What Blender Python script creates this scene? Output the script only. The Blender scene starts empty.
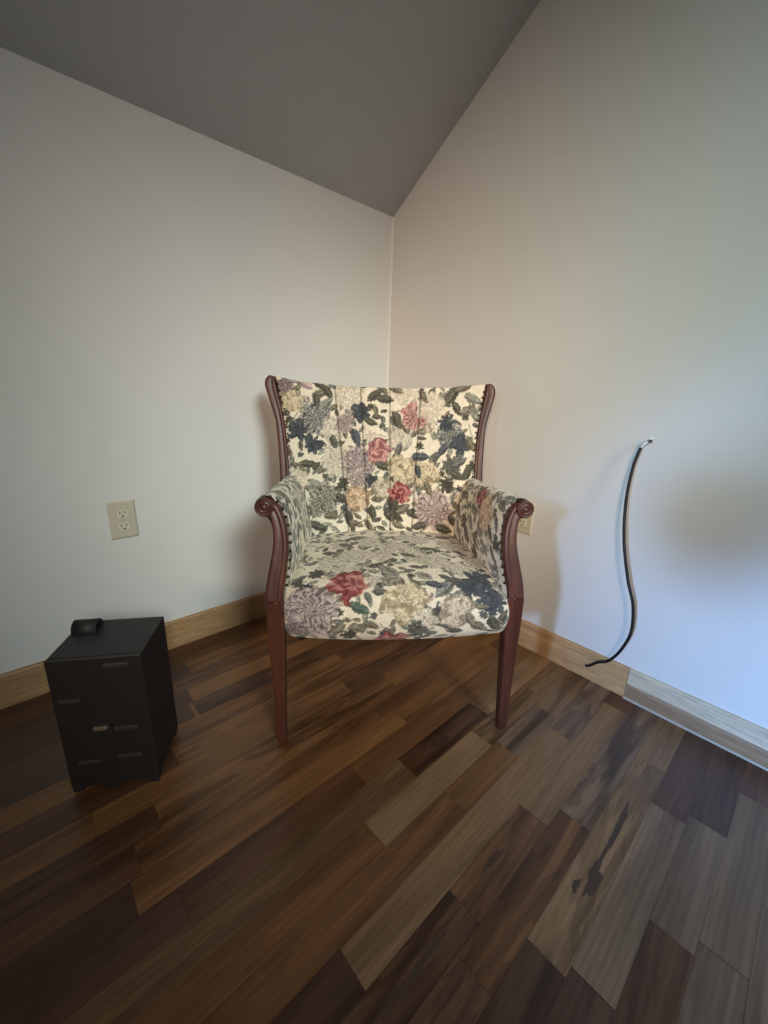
import bpy, bmesh, math, random
import numpy as np
from mathutils import Vector, Matrix

scene = bpy.context.scene
COL = scene.collection
R = math.radians

# ------------------------------------------------------------------ helpers
def lin(r, g, b):
    f = lambda c: (c/255/12.92) if c/255 <= 0.04045 else ((c/255+0.055)/1.055)**2.4
    return (f(r), f(g), f(b))

def link(o, parent=None):
    COL.objects.link(o)
    if parent: o.parent = parent
    return o

def tag(o, label=None, cat=None, group=None, kind=None):
    for k, v in (('label', label), ('category', cat), ('group', group), ('kind', kind)):
        if v: o[k] = v
    return o

def empty(name, loc, rz=0.0):
    o = bpy.data.objects.new(name, None)
    o.empty_display_size = 0.05
    o.location = loc; o.rotation_euler = (0, 0, rz)
    return link(o)

def mesh_obj(name, verts, faces, mat, parent=None, smooth=True):
    me = bpy.data.meshes.new(name)
    me.from_pydata([tuple(map(float, v)) for v in verts], [], [tuple(map(int, f)) for f in faces])
    me.update()
    bm = bmesh.new(); bm.from_mesh(me)
    bmesh.ops.recalc_face_normals(bm, faces=bm.faces[:])
    bm.to_mesh(me); bm.free()
    if mat: me.materials.append(mat)
    if smooth: me.polygons.foreach_set('use_smooth', [True]*len(me.polygons))
    return link(bpy.data.objects.new(name, me), parent)

def bevel(o, w, seg=2, angle=35):
    m = o.modifiers.new('bevel', 'BEVEL'); m.width = w; m.segments = seg
    m.limit_method = 'ANGLE'; m.angle_limit = R(angle)
    return o

class MB:
    def __init__(s): s.v = []; s.f = []
    def add(s, v, f):
        n = len(s.v); s.v += [tuple(x) for x in v]; s.f += [tuple(i+n for i in q) for q in f]
    def box(s, a, b):
        x0, y0, z0 = a; x1, y1, z1 = b
        s.add([(x0,y0,z0),(x1,y0,z0),(x1,y1,z0),(x0,y1,z0),(x0,y0,z1),(x1,y0,z1),(x1,y1,z1),(x0,y1,z1)],
              [(0,3,2,1),(4,5,6,7),(0,1,5,4),(1,2,6,5),(2,3,7,6),(3,0,4,7)])
    def grid(s, P, close_u=False):
        n, m = P.shape[:2]; f = []
        for i in range(n-1 + (1 if close_u else 0)):
            for j in range(m-1):
                a = i*m+j; b = ((i+1) % n)*m+j
                f.append((a, a+1, b+1, b))
        s.add(P.reshape(-1, 3), f)
    def build(s, name, mat, parent=None, smooth=True):
        return mesh_obj(name, s.v, s.f, mat, parent, smooth)

def resample(P, n):
    P = np.asarray(P, float)
    d = np.r_[0, np.cumsum(np.linalg.norm(np.diff(P, axis=0), axis=1))]
    t = np.linspace(0, d[-1], n)
    return np.stack([np.interp(t, d, P[:, k]) for k in range(P.shape[1])], 1)

def smooth_path(P, n):
    """Catmull-Rom through P, resampled to n points of equal spacing."""
    P = np.asarray(P, float)
    Q = np.vstack([2*P[0]-P[1], P, 2*P[-1]-P[-2]])
    out = []
    for i in range(1, len(Q)-2):
        p0, p1, p2, p3 = Q[i-1:i+3]
        for t in np.linspace(0, 1, 16, endpoint=False):
            out.append(.5*((2*p1)+(-p0+p2)*t+(2*p0-5*p1+4*p2-p3)*t*t+(-p0+3*p1-3*p2+p3)*t**3))
    out.append(Q[-2])
    return resample(np.array(out), n)

def tube_mb(mb, path, rad, seg=12, caps=True):
    path = np.asarray(path, float); n = len(path)
    rad = np.broadcast_to(rad, (n,))
    T = np.gradient(path, axis=0); T /= np.linalg.norm(T, axis=1)[:, None]
    up = np.array([0, 0, 1.0]) if abs(T[0][2]) < .9 else np.array([1.0, 0, 0])
    N = np.cross(T[0], up); N /= np.linalg.norm(N)
    rings = []
    for i in range(n):
        N = N - T[i]*(N@T[i]); N /= np.linalg.norm(N); B = np.cross(T[i], N)
        a = np.linspace(0, 2*np.pi, seg, endpoint=False)
        rings.append(path[i] + rad[i]*(np.cos(a)[:, None]*N + np.sin(a)[:, None]*B))
    base = len(mb.v)
    v = np.array(rings).reshape(-1, 3); f = []
    for i in range(n-1):
        for j in range(seg):
            k = (j+1) % seg
            f.append((i*seg+j, i*seg+k, (i+1)*seg+k, (i+1)*seg+j))
    if caps: f += [tuple(range(seg))[::-1], tuple((n-1)*seg+j for j in range(seg))]
    mb.add(v, f)

def lathe(mb, prof, origin, axis='y', seg=32):
    """prof = [(r, h)], turned about the axis through origin."""
    n = len(prof); v = []; f = []
    for r, h in prof:
        for k in range(seg):
            a = 2*math.pi*k/seg; c, s = r*math.cos(a), r*math.sin(a)
            p = {'y': (c, h, s), 'z': (c, s, h), 'x': (h, c, s)}[axis]
            v.append((origin[0]+p[0], origin[1]+p[1], origin[2]+p[2]))
    for i in range(n-1):
        for k in range(seg):
            l = (k+1) % seg
            f.append((i*seg+k, i*seg+l, (i+1)*seg+l, (i+1)*seg+k))
    f += [tuple(range(seg)), tuple((n-1)*seg+k for k in range(seg))]
    mb.add(v, f)

# ------------------------------------------------------------------ materials
def nt(mat):
    t = mat.node_tree
    return t, t.nodes, t.links, t.nodes['Principled BSDF']

def new_mat(name, col=(.5,.5,.5), rough=.5, metal=0.0, spec=.5):
    m = bpy.data.materials.new(name); m.use_nodes = True
    p = m.node_tree.nodes['Principled BSDF']
    p.inputs['Base Color'].default_value = (*col, 1); p.inputs['Roughness'].default_value = rough
    p.inputs['Metallic'].default_value = metal; p.inputs['Specular IOR Level'].default_value = spec
    return m

def coords(N, L, scale=(1,1,1), attr=None):
    tc = N.new('ShaderNodeTexCoord'); mp = N.new('ShaderNodeMapping')
    mp.inputs['Scale'].default_value = scale
    L.new(tc.outputs['Object'], mp.inputs['Vector'])
    return mp

def noise(N, L, vec, scale, detail=3, rough=.5, dist=0.0):
    n = N.new('ShaderNodeTexNoise')
    n.inputs['Scale'].default_value = scale; n.inputs['Detail'].default_value = detail
    n.inputs['Roughness'].default_value = rough; n.inputs['Distortion'].default_value = dist
    L.new(vec, n.inputs['Vector'])
    return n

def ramp(N, L, fac, stops):
    r = N.new('ShaderNodeValToRGB')
    e = r.color_ramp.elements
    while len(e) < len(stops): e.new(.5)
    for k, (p, c) in enumerate(stops):
        e[k].position = p; e[k].color = (*c, 1) if len(c) == 3 else c
    L.new(fac, r.inputs['Fac'])
    return r

def mix(N, L, typ, fac, a, b):
    m = N.new('ShaderNodeMix'); m.data_type = 'RGBA'; m.blend_type = typ
    for sock, v in ((m.inputs['Factor'], fac), (m.inputs[6], a), (m.inputs[7], b)):
        if hasattr(v, 'is_output'): L.new(v, sock)
        elif isinstance(v, tuple): sock.default_value = (*v, 1)
        else: sock.default_value = v
    return m.outputs[2]

def bump(N, L, h, p, strength=.2, dist=.002):
    b = N.new('ShaderNodeBump'); b.inputs['Strength'].default_value = strength
    b.inputs['Distance'].default_value = dist
    L.new(h, b.inputs['Height']); L.new(b.outputs['Normal'], p.inputs['Normal'])

def plaster(name, col, rough=.75):
    m = new_mat(name, col, rough, 0, .25)
    t, N, L, p = nt(m)
    mp = coords(N, L)
    n1 = noise(N, L, mp.outputs[0], 2.0, 3)
    n2 = noise(N, L, mp.outputs[0], 160, 4)
    c = ramp(N, L, n1.outputs['Fac'], [(.3, tuple(x*.965 for x in col)), (.7, tuple(min(1, x*1.02) for x in col))])
    L.new(c.outputs['Color'], p.inputs['Base Color'])
    bump(N, L, n2.outputs['Fac'], p, .12, .0015)
    return m

def wood(name, dark, light, rough=.4, scale=(30, 30, 3), grain=6, spec=.5):
    m = new_mat(name, light, rough, 0, spec)
    t, N, L, p = nt(m)
    mp = coords(N, L, scale)
    n1 = noise(N, L, mp.outputs[0], grain*.25, 4, .6, .8)
    n2 = noise(N, L, mp.outputs[0], grain*2, 5, .6)
    c = ramp(N, L, n1.outputs['Fac'], [(.3, dark), (.7, light)])
    g = ramp(N, L, n2.outputs['Fac'], [(.3, (.72,.72,.72)), (.65, (1.1,1.1,1.1))])
    L.new(mix(N, L, 'MULTIPLY', 1.0, c.outputs['Color'], g.outputs['Color']), p.inputs['Base Color'])
    bump(N, L, n2.outputs['Fac'], p, .08, .001)
    return m

M = {}
M['wall'] = plaster('white_wall_paint', (.72,.72,.70))
M['bounce_cut'] = wood('dark_bounce_cut', lin(82,60,44), lin(108,80,58), .5, (12, 12, 1), 5)  # unseen walls and flat ceiling, made dark to cut bounced light
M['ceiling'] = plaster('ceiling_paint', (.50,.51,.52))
M['pale_bead'] = new_mat('pale_bead', (.8,.78,.73), .6)
M['chair_wood'] = wood('mahogany_stain', lin(64,34,27), lin(96,54,43), .40, (26, 26, 3), 5)
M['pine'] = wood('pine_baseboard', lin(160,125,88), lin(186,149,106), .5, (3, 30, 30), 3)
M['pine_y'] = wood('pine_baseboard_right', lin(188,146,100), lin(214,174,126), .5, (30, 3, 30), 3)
M['pale_board'] = wood('pale_baseboard', lin(202,186,160), lin(222,207,182), .5, (30, 3, 30), 3)
M['pale_board_low'] = wood('pale_baseboard_lower', lin(140,112,86), lin(166,136,106), .55, (30, 3, 30), 4)
M['shim'] = new_mat('white_shim', (.55,.50,.42), .6)
M['gap'] = new_mat('board_gap', (.02,.012,.008), .9)
M['ivory'] = new_mat('ivory_plastic', lin(202,195,176), .42)
M['ivory_face'] = new_mat('ivory_receptacle', lin(214,208,186), .38)
M['slot'] = new_mat('dark_slot', (.012,.010,.008), .8)
M['screw'] = new_mat('painted_screw', lin(190,184,160), .35, .3)
M['black_rubber'] = new_mat('black_cable_jacket', (.005,.006,.009), .6)
M['silver'] = new_mat('bare_cable_foil', (.62,.63,.65), .42, .6)
M['core'] = new_mat('cable_core', (.05,.04,.035), .4, .5)
M['white_dielectric'] = new_mat('cable_dielectric', (.85,.85,.86), .5)
M['case'] = new_mat('black_case', (.0125,.0125,.0155), .52)
M['case_front'] = new_mat('black_case_front', (.020,.016,.0145), .42)
M['case_highlight'] = new_mat('dark_case_highlight', (.036,.032,.030), .5)  # lighter tone stands for highlights on the case front
M['case_metal'] = new_mat('case_clasp', (.45,.36,.27), .35, .8)
M['strap'] = new_mat('black_strap', (.014,.013,.013), .6)
M['nail'] = new_mat('dark_brass_nail', (.05,.032,.022), .4, .7)
M['dust'] = new_mat('black_dust_cover', (.02,.018,.016), .9)
for k in ('case', 'case_front', 'strap'):
    t, N, L, p = nt(M[k])
    mp = coords(N, L); n = noise(N, L, mp.outputs[0], 220, 4)
    bump(N, L, n.outputs['Fac'], p, .25, .001)

def fabric_mat():
    m = new_mat('floral_fabric', (.7,.62,.5), .85, 0, .2)
    t, N, L, p = nt(m)
    a = N.new('ShaderNodeAttribute'); a.attribute_name = 'print'
    mp = coords(N, L)
    n1 = noise(N, L, mp.outputs[0], 700, 2)
    n2 = noise(N, L, mp.outputs[0], 90, 4, .6)
    w = ramp(N, L, n1.outputs['Fac'], [(.25, (.86,.86,.86)), (.75, (1.08,1.08,1.08))])
    w2 = ramp(N, L, n2.outputs['Fac'], [(.3, (.88,.88,.87)), (.7, (1.06,1.06,1.06))])
    c = mix(N, L, 'MULTIPLY', 1.0, a.outputs['Color'], w.outputs['Color'])
    c = mix(N, L, 'MULTIPLY', 1.0, c, w2.outputs['Color'])
    L.new(c, p.inputs['Base Color'])
    p.inputs['Sheen Weight'].default_value = .15
    bump(N, L, n1.outputs['Fac'], p, .15, .0008)
    return m
M['fabric'] = fabric_mat()

def floor_mat():
    m = new_mat('walnut_strip_floor', (.2,.12,.07), .38, 0, .45)
    t, N, L, p = nt(m)
    a = N.new('ShaderNodeAttribute'); a.attribute_name = 'plank_colour'
    s = N.new('ShaderNodeAttribute'); s.attribute_name = 'plank_offset'   # xy offset, z = figure strength
    sep = N.new('ShaderNodeSeparateXYZ'); L.new(s.outputs['Vector'], sep.inputs[0])
    tc = N.new('ShaderNodeTexCoord')
    off = N.new('ShaderNodeCombineXYZ'); L.new(sep.outputs[0], off.inputs[0]); L.new(sep.outputs[1], off.inputs[1])
    add = N.new('ShaderNodeVectorMath'); add.operation = 'ADD'
    L.new(tc.outputs['Object'], add.inputs[0]); L.new(off.outputs[0], add.inputs[1])
    def sc(x, y):
        mp = N.new('ShaderNodeMapping'); mp.inputs['Scale'].default_value = (x, y, 1)
        L.new(add.outputs[0], mp.inputs['Vector']); return mp.outputs[0]
    fine = noise(N, L, sc(6, 90), 3.0, 5, .65, .3)
    broad = noise(N, L, sc(1.5, 15), 1.0, 3, .5, .8)
    fig = noise(N, L, sc(1.7, 19), 1.0, 4, .5, 1.3)
    swl = noise(N, L, sc(2.0, 12), 1.0, 2, .5, 2.6)
    sr = ramp(N, L, swl.outputs['Fac'], [(.50, (0,0,0)), (.535, (1,1,1))])
    s2 = N.new('ShaderNodeMapRange'); s2.inputs[1].default_value = .35; s2.inputs[2].default_value = .85
    s2.inputs[3].default_value = 0; s2.inputs[4].default_value = .75
    fg = ramp(N, L, fine.outputs['Fac'], [(.28, (.86,.85,.84)), (.68, (1.07,1.07,1.07))])
    bg = ramp(N, L, broad.outputs['Fac'], [(.3, (.60,.58,.56)), (.7, (1.25,1.25,1.25))])
    fr = ramp(N, L, fig.outputs['Fac'], [(.48, (0,0,0)), (.60, (1,1,1))])
    rings = N.new('ShaderNodeTexWave'); rings.wave_type = 'BANDS'; rings.bands_direction = 'Y'
    rings.inputs['Scale'].default_value = 1.0; rings.inputs['Distortion'].default_value = 9
    rings.inputs['Detail'].default_value = 2; rings.inputs['Detail Scale'].default_value = .6
    L.new(sc(3.0, 26), rings.inputs['Vector'])
    rg = ramp(N, L, rings.outputs['Fac'], [(.1, (.82,.80,.78)), (.6, (1.05,1.05,1.05))])
    c = mix(N, L, 'MULTIPLY', 1.0, a.outputs['Color'], fg.outputs['Color'])
    c = mix(N, L, 'MULTIPLY', 1.0, c, bg.outputs['Color'])
    c = mix(N, L, 'MULTIPLY', .55, c, rg.outputs['Color'])
    fac = N.new('ShaderNodeMath'); fac.operation = 'MULTIPLY'
    L.new(fr.outputs['Color'], fac.inputs[0]); L.new(sep.outputs[2], fac.inputs[1])
    dk = mix(N, L, 'MULTIPLY', 1.0, c, (.42,.37,.35))
    c = mix(N, L, 'MIX', fac.outputs[0], c, dk)
    L.new(sep.outputs[2], s2.inputs[0])
    f2 = N.new('ShaderNodeMath'); f2.operation = 'MULTIPLY'
    L.new(sr.outputs['Color'], f2.inputs[0]); L.new(s2.outputs[0], f2.inputs[1])
    dk2 = mix(N, L, 'MULTIPLY', 1.0, c, (.55,.50,.48))
    c = mix(N, L, 'MIX', f2.outputs[0], c, dk2)
    L.new(c, p.inputs['Base Color'])
    rr = ramp(N, L, fine.outputs['Fac'], [(.3, (.40,.40,.40)), (.7, (.29,.29,.29))])
    L.new(rr.outputs['Color'], p.inputs['Roughness'])
    bump(N, L, fine.outputs['Fac'], p, .05, .0006)
    return m
M['floor'] = floor_mat()

# ------------------------------------------------------------------ room shell
H = 1.514; SL = 0.6667; XR = -4.0; YB = -4.2; YR = -2.6
ZR = H - YR*SL
def slab(name, quad, mat, thick):
    """A wall panel: outline extruded away from the room by the vector thick."""
    n = len(quad)
    v = [tuple(q) for q in quad] + [tuple(np.add(q, thick)) for q in quad]
    f = [tuple(range(n)), tuple(range(n, 2*n))[::-1]] + [(i, (i+1) % n, n+(i+1) % n, n+i) for i in range(n)]
    o = mesh_obj(name, v, f, mat, None, False)
    return tag(o, kind='structure')

slab('wall_left', [(XR,0,0),(0,0,0),(0,0,H),(XR,0,H)], M['wall'], (0,.12,0))
slab('wall_right', [(0,0,0),(0,YB,0),(0,YB,ZR),(0,YR,ZR),(0,0,H)], M['wall'], (.12,0,0))
slab('ceiling', [(XR,0,H),(0,0,H),(0,YR,ZR),(XR,YR,ZR)], M['ceiling'], (0,.08,.12))
slab('ceiling_flat', [(XR,YR,ZR),(0,YR,ZR),(0,YB,ZR),(XR,YB,ZR)], M['bounce_cut'], (0,0,.12))

# two walls behind the photographer, each with a window opening
def wall_with_hole(name, P, e, n, width, height, hole, mat, thick=.12):
    """P corner, e horizontal unit vector, n outward normal."""
    u0, u1, z0, z1 = hole
    P = np.array(P, float); e = np.array(e, float); n = np.array(n, float)
    mb = MB()
    for a0, a1, b0, b1 in ((0, u0, 0, height), (u1, width, 0, height), (u0, u1, 0, z0), (u0, u1, z1, height)):
        c = [P+e*a+np.array([0, 0, b])+n*d for d in (0, thick) for a, b in ((a0,b0),(a1,b0),(a1,b1),(a0,b1))]
        mb.add(c, [(0,1,2,3),(7,6,5,4),(0,4,5,1),(1,5,6,2),(2,6,7,3),(3,7,4,0)])
    return tag(mb.build(name, mat, None, False), kind='structure')

WB = (1.8, 3.2, 1.9, 3.1)      # window in the wall facing the left wall: along +x from XR
WS = (1.25, 3.75, .85, 2.75)   # window in the wall facing the right wall: along -y from 0
wall_with_hole('wall_back', (XR,YB,0), (1,0,0), (0,-1,0), -XR, ZR, WB, M['bounce_cut'])
wall_with_hole('wall_side', (XR,0,0), (0,-1,0), (-1,0,0), -YB, ZR, WS, M['bounce_cut'])
M['white_trim'] = new_mat('white_window_paint', (.8,.8,.78), .4)
M['glass'] = new_mat('window_glass', (1,1,1), .02)
M['glass'].node_tree.nodes['Principled BSDF'].inputs['Transmission Weight'].default_value = 1.0
def window(name, P, e, n, hole):
    u0, u1, z0, z1 = hole; P = np.array(P, float); e = np.array(e, float); n = np.array(n, float)
    def bar(mb, a0, a1, b0, b1, d0, d1):
        c = [P+e*a+np.array([0,0,b])+n*d for d in (d0, d1) for a, b in ((a0,b0),(a1,b0),(a1,b1),(a0,b1))]
        mb.add(c, [(0,1,2,3),(7,6,5,4),(0,4,5,1),(1,5,6,2),(2,6,7,3),(3,7,4,0)])
    mb = MB(); w = .05
    for q in ((u0,u0+w,z0,z1),(u1-w,u1,z0,z1),(u0+w,u1-w,z0,z0+w),(u0+w,u1-w,z1-w,z1)):
        bar(mb, *q, .02, .08)
    bar(mb, u0+w, u1-w, (z0+z1)/2-.02, (z0+z1)/2+.02, .03, .07)
    o = tag(mb.build(name, M['white_trim'], None, False), kind='structure'); bevel(o, .004)
    mb = MB()
    for q in ((u0-.07,u0,z0-.07,z1+.07),(u1,u1+.07,z0-.07,z1+.07),(u0,u1,z0-.07,z0),(u0,u1,z1,z1+.07)):
        bar(mb, *q, -.018, -.001)
    bevel(mb.build('window_casing', M['white_trim'], o, False), .003)
window('window_1', (XR,YB,0), (1,0,0), (0,-1,0), WB)
window('window_2', (XR,0,0), (0,-1,0), (-1,0,0), WS)

# thin pale bead up the corner
mb = MB()
P = np.array([[[-.006*math.cos(a)*1.0-0.0*z, -.006*math.sin(a), z] for z in np.linspace(.09, H, 24)] for a in np.linspace(0, math.pi/2, 6)])
mb.grid(P)
tag(mb.build('trim_1', M['pale_bead']), kind='structure')

# ------------------------------------------------------------------ floor: strips of hardwood along x
rng = random.Random(11)
SW = .0637; S0 = .009
LT = lin(154,119,82); LT2 = lin(144,109,74); MD = lin(140,97,59); MD2 = lin(130,88,54)
DK = lin(106,71,48); DK2 = lin(94,64,47); RD = lin(100,64,46); GY = lin(130,103,79)
# strip -> [(x0, x1, colour, figure)], read off the photo
FIX = {
 0: [(-1.6,-1.0,DK2,.3),(-1.0,-.45,DK,.3)],
 1: [(-1.4,-1.0,DK2,.4),(-1.0,-.72,DK,.6),(-.72,-.2,MD2,.4)],
 2: [(-1.5,-.95,DK2,.5),(-.95,-.55,MD2,.6)],
 3: [(-1.5,-1.05,DK,.5),(-1.05,-.6,MD2,.6)],
 4: [(-1.5,-.985,DK2,.4),(-.985,-.45,MD,.3),(-.45,0,DK,.6)],
 5: [(-1.6,-1.0,DK2,.3),(-.99,-.6,DK,.8),(-.6,-.1,MD2,.5)],
 6: [(-1.7,-1.1,MD2,.3),(-1.1,-.55,MD2,.6),(-.55,-.05,DK,.6)],
 7: [(-1.6,-1.08,DK,.5),(-1.08,-.5,MD,.62),(-.5,-.05,MD2,.6)],
 8: [(-1.8,-1.25,MD2,.4),(-1.25,-.62,MD,.4),(-.62,-.1,DK,.7)],
 9: [(-1.7,-1.15,DK,.6),(-1.15,-.5,MD,.8),(-.5,0,MD,.3)],
 10: [(-1.8,-1.2,DK,.4),(-1.2,-.62,MD,.7),(-.62,-.12,MD2,.5)],
 11: [(-1.9,-1.22,DK2,.4),(-1.22,-.58,MD,.45),(-.58,-.1,MD,.5)],
 12: [(-1.9,-1.16,DK2,.3),(-1.16,-.78,DK,.5),(-.78,-.46,MD2,.4),(-.46,0,MD,.5)],
 13: [(-1.35,-.68,LT2,.5),(-.68,-.39,DK,.8),(-.388,.0,LT,.5)],
 14: [(-1.4,-.84,MD2,.5),(-.838,-.47,LT,.05),(-.47,-.2,LT2,.9),(-.2,.0,LT2,.6)],
 15: [(-1.28,-.66,MD2,.6),(-.66,-.45,MD,.3),(-.45,-.25,GY,.9),(-.25,.0,LT2,.8)],
 16: [(-1.5,-.995,DK2,.5),(-.995,-.30,LT2,.1),(-.3,.0,GY,.8)],
 17: [(-1.12,-.80,DK,.9),(-.80,-.56,MD2,.8),(-.558,-.08,LT2,.15),(-.08,.0,DK,.5)],
 18: [(-1.3,-.86,DK,.8),(-.86,-.5,MD2,.9),(-.5,-.02,GY,.9)],
 19: [(-1.2,-.757,DK2,.6),(-.757,-.22,LT,.75),(-.22,.0,LT2,.2)],
 20: [(-1.2,-.738,DK2,.4),(-.737,-.33,GY,.3),(-.33,.0,DK2,.4)],
 21: [(-1.1,-.575,DK,.7),(-.575,-.30,GY,.4),(-.30,-.0,DK2,.5)],
 22: [(-1.0,-.547,GY,.4),(-.545,-.146,lin(126,99,72),.2),(-.146,.0,RD,.5)],
 23: [(-.9,-.40,GY,.4),(-.4,.0,GY,.3)],
}
pal = [LT2, MD, MD, MD2, MD2, DK, DK, DK2, RD]
fv, ff, fc, fo = [], [], [], []
g = .0003
for k in range(0, int(-YB/SW)+2):
    y1 = S0-k*SW; y0 = y1-SW
    if y0 < YB: y0 = YB
    if y1 > 0: y1 = 0.0
    if y1 - y0 < .004: continue
    segs = sorted(FIX.get(k, []))
    out = []
    x = XR
    limits = segs + [(0, 0, None, 0)]
    for s in limits:
        end = min(s[0], 0)
        while x < end-1e-6:
            l = rng.uniform(.28, .75)
            nx = end if end-x < l+.2 else x+l
            out.append((x, nx, rng.choice(pal), rng.choice([0,.1,.2,.5,.8])))
            x = nx
        if s[2] is not None:
            out.append((s[0], min(s[1], 0), s[2], s[3])); x = min(s[1], 0)
    for (a, b, c, fg) in out:
        n = len(fv)
        fv += [(a+g,y0+g,0),(b-g,y0+g,0),(b-g,y1-g,0),(a+g,y1-g,0)]
        ff.append((n,n+1,n+2,n+3))
        j = rng.uniform(.9, 1.1)
        fc.append((c[0]*j, c[1]*j, c[2]*j, 1)); fo.append((rng.uniform(0,40), rng.uniform(0,40), fg))
n = len(fv)
fv += [(XR,YB,-.0012),(0,YB,-.0012),(0,0,-.0012),(XR,0,-.0012),(XR,YB,-.06),(0,YB,-.06),(0,0,-.06),(XR,0,-.06)]
ff += [(n,n+1,n+2,n+3),(n+7,n+6,n+5,n+4),(n,n+4,n+5,n+1),(n+1,n+5,n+6,n+2),(n+2,n+6,n+7,n+3),(n+3,n+7,n+4,n)]
for _ in range(6): fc.append((.05,.03,.018,1)); fo.append((0,0,0))
me = bpy.data.meshes.new('floor'); me.from_pydata(fv, [], ff); me.update()
at = me.attributes.new('plank_colour', 'FLOAT_COLOR', 'FACE'); at.data.foreach_set('color', np.array(fc, 'f').ravel())
at = me.attributes.new('plank_offset', 'FLOAT_VECTOR', 'FACE'); at.data.foreach_set('vector', np.array(fo, 'f').ravel())
me.materials.append(M['floor'])
tag(link(bpy.data.objects.new('floor', me)), kind='structure')

M['knot'] = new_mat('dark_wood_knot', lin(72,50,36), .45)
def floor_knot(cx, cy, lx, ly, seed):
    rg = random.Random(seed); n = 40; v = []
    ph = [rg.uniform(0, 6.28) for _ in range(4)]
    for i in range(n):
        a = 2*math.pi*i/n
        k = 1+.22*math.sin(2*a+ph[0])+.18*math.sin(3*a+ph[1])+.12*math.sin(5*a+ph[2])+.08*math.sin(9*a+ph[3])
        v.append((cx+lx*k*math.cos(a), cy+ly*k*math.sin(a), .0002+.00004*seed))
    mesh_obj('floor_knot', v, [tuple(range(n))], M['knot'], bpy.data.objects['floor'], False)
for q in ((-.46,-1.236,.075,.006,1),(-.585,-1.240,.040,.010,2),(-.62,-1.222,.012,.006,3),(-.93,-1.108,.06,.007,4),(-.70,-1.098,.035,.005,5),(-.56,-.852,.04,.010,6)):
    floor_knot(*q)

# ------------------------------------------------------------------ baseboards
HB = .096
def board(name, a, b, inward, mat, h=HB, t=.013, top_bevel=.004):
    """Baseboard from a to b (points on the floor line), thickness towards inward."""
    a = np.array([*a, 0.]); b = np.array([*b, 0.]); n = np.array([*inward, 0.])
    prof = [(0,0),(t,0),(t,h-top_bevel),(t-top_bevel*.8,h),(0,h)]
    v = [p+n*d+np.array([0,0,z]) for p in (a, b) for d, z in prof]
    k = len(prof)
    f = [tuple(range(k)), tuple(range(k,2*k))[::-1]] + [(i,(i+1)%k,k+(i+1)%k,k+i) for i in range(k)]
    return tag(mesh_obj(name, v, f, mat, None, False), kind='structure')
board('baseboard_left', (XR+.02, 0), (-.0005, 0), (0, -1), M['pine'])
board('baseboard_right', (0, -.0135), (0, -1.1045), (-1, 0), M['pine_y'])
# the second piece: pale upper board, a darker stepped lower board and a white shim along the floor
def prism_y(name, prof, y0, y1, mat, parent=None):
    k = len(prof)
    v = [(x, y, z) for y in (y0, y1) for x, z in prof]
    f = [tuple(range(k)), tuple(range(k,2*k))[::-1]] + [(i,(i+1)%k,k+(i+1)%k,k+i) for i in range(k)]
    return mesh_obj(name, v, f, mat, parent, False)
o = tag(prism_y('trim_2', [(0,.045),(-.010,.045),(-.010,.092),(-.007,.096),(0,.096)], -1.1055, YB+.02, M['pale_board']), kind='structure')
o = tag(prism_y('trim_3', [(0,.005),(-.016,.005),(-.016,.040),(-.0105,.047),(0,.047)], -1.1055, YB+.02, M['pale_board_low']), kind='structure')
o = tag(prism_y('trim_4', [(0,0),(-.019,0),(-.019,.005),(0,.005)], -1.1055, YB+.02, M['shim']), kind='structure')
board('baseboard_back', (XR+.02, YB), (-.02, YB), (0, 1), M['pine'])
board('baseboard_side', (XR, -.02), (XR, YB+.02), (1, 0), M['pine_y'])
# dark knot in the left board
mb = MB()
lathe(mb, [(.0002,-.0004),(.010,-.0004),(.011,0)], (0,0,0), 'y', 20)
o = mb.build('baseboard_knot', new_mat('wood_knot', lin(120,84,50), .5), bpy.data.objects['baseboard_left'])
o.location = (-1.415, -.0131, .05); o.scale = (1.5, 1, .7)

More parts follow.
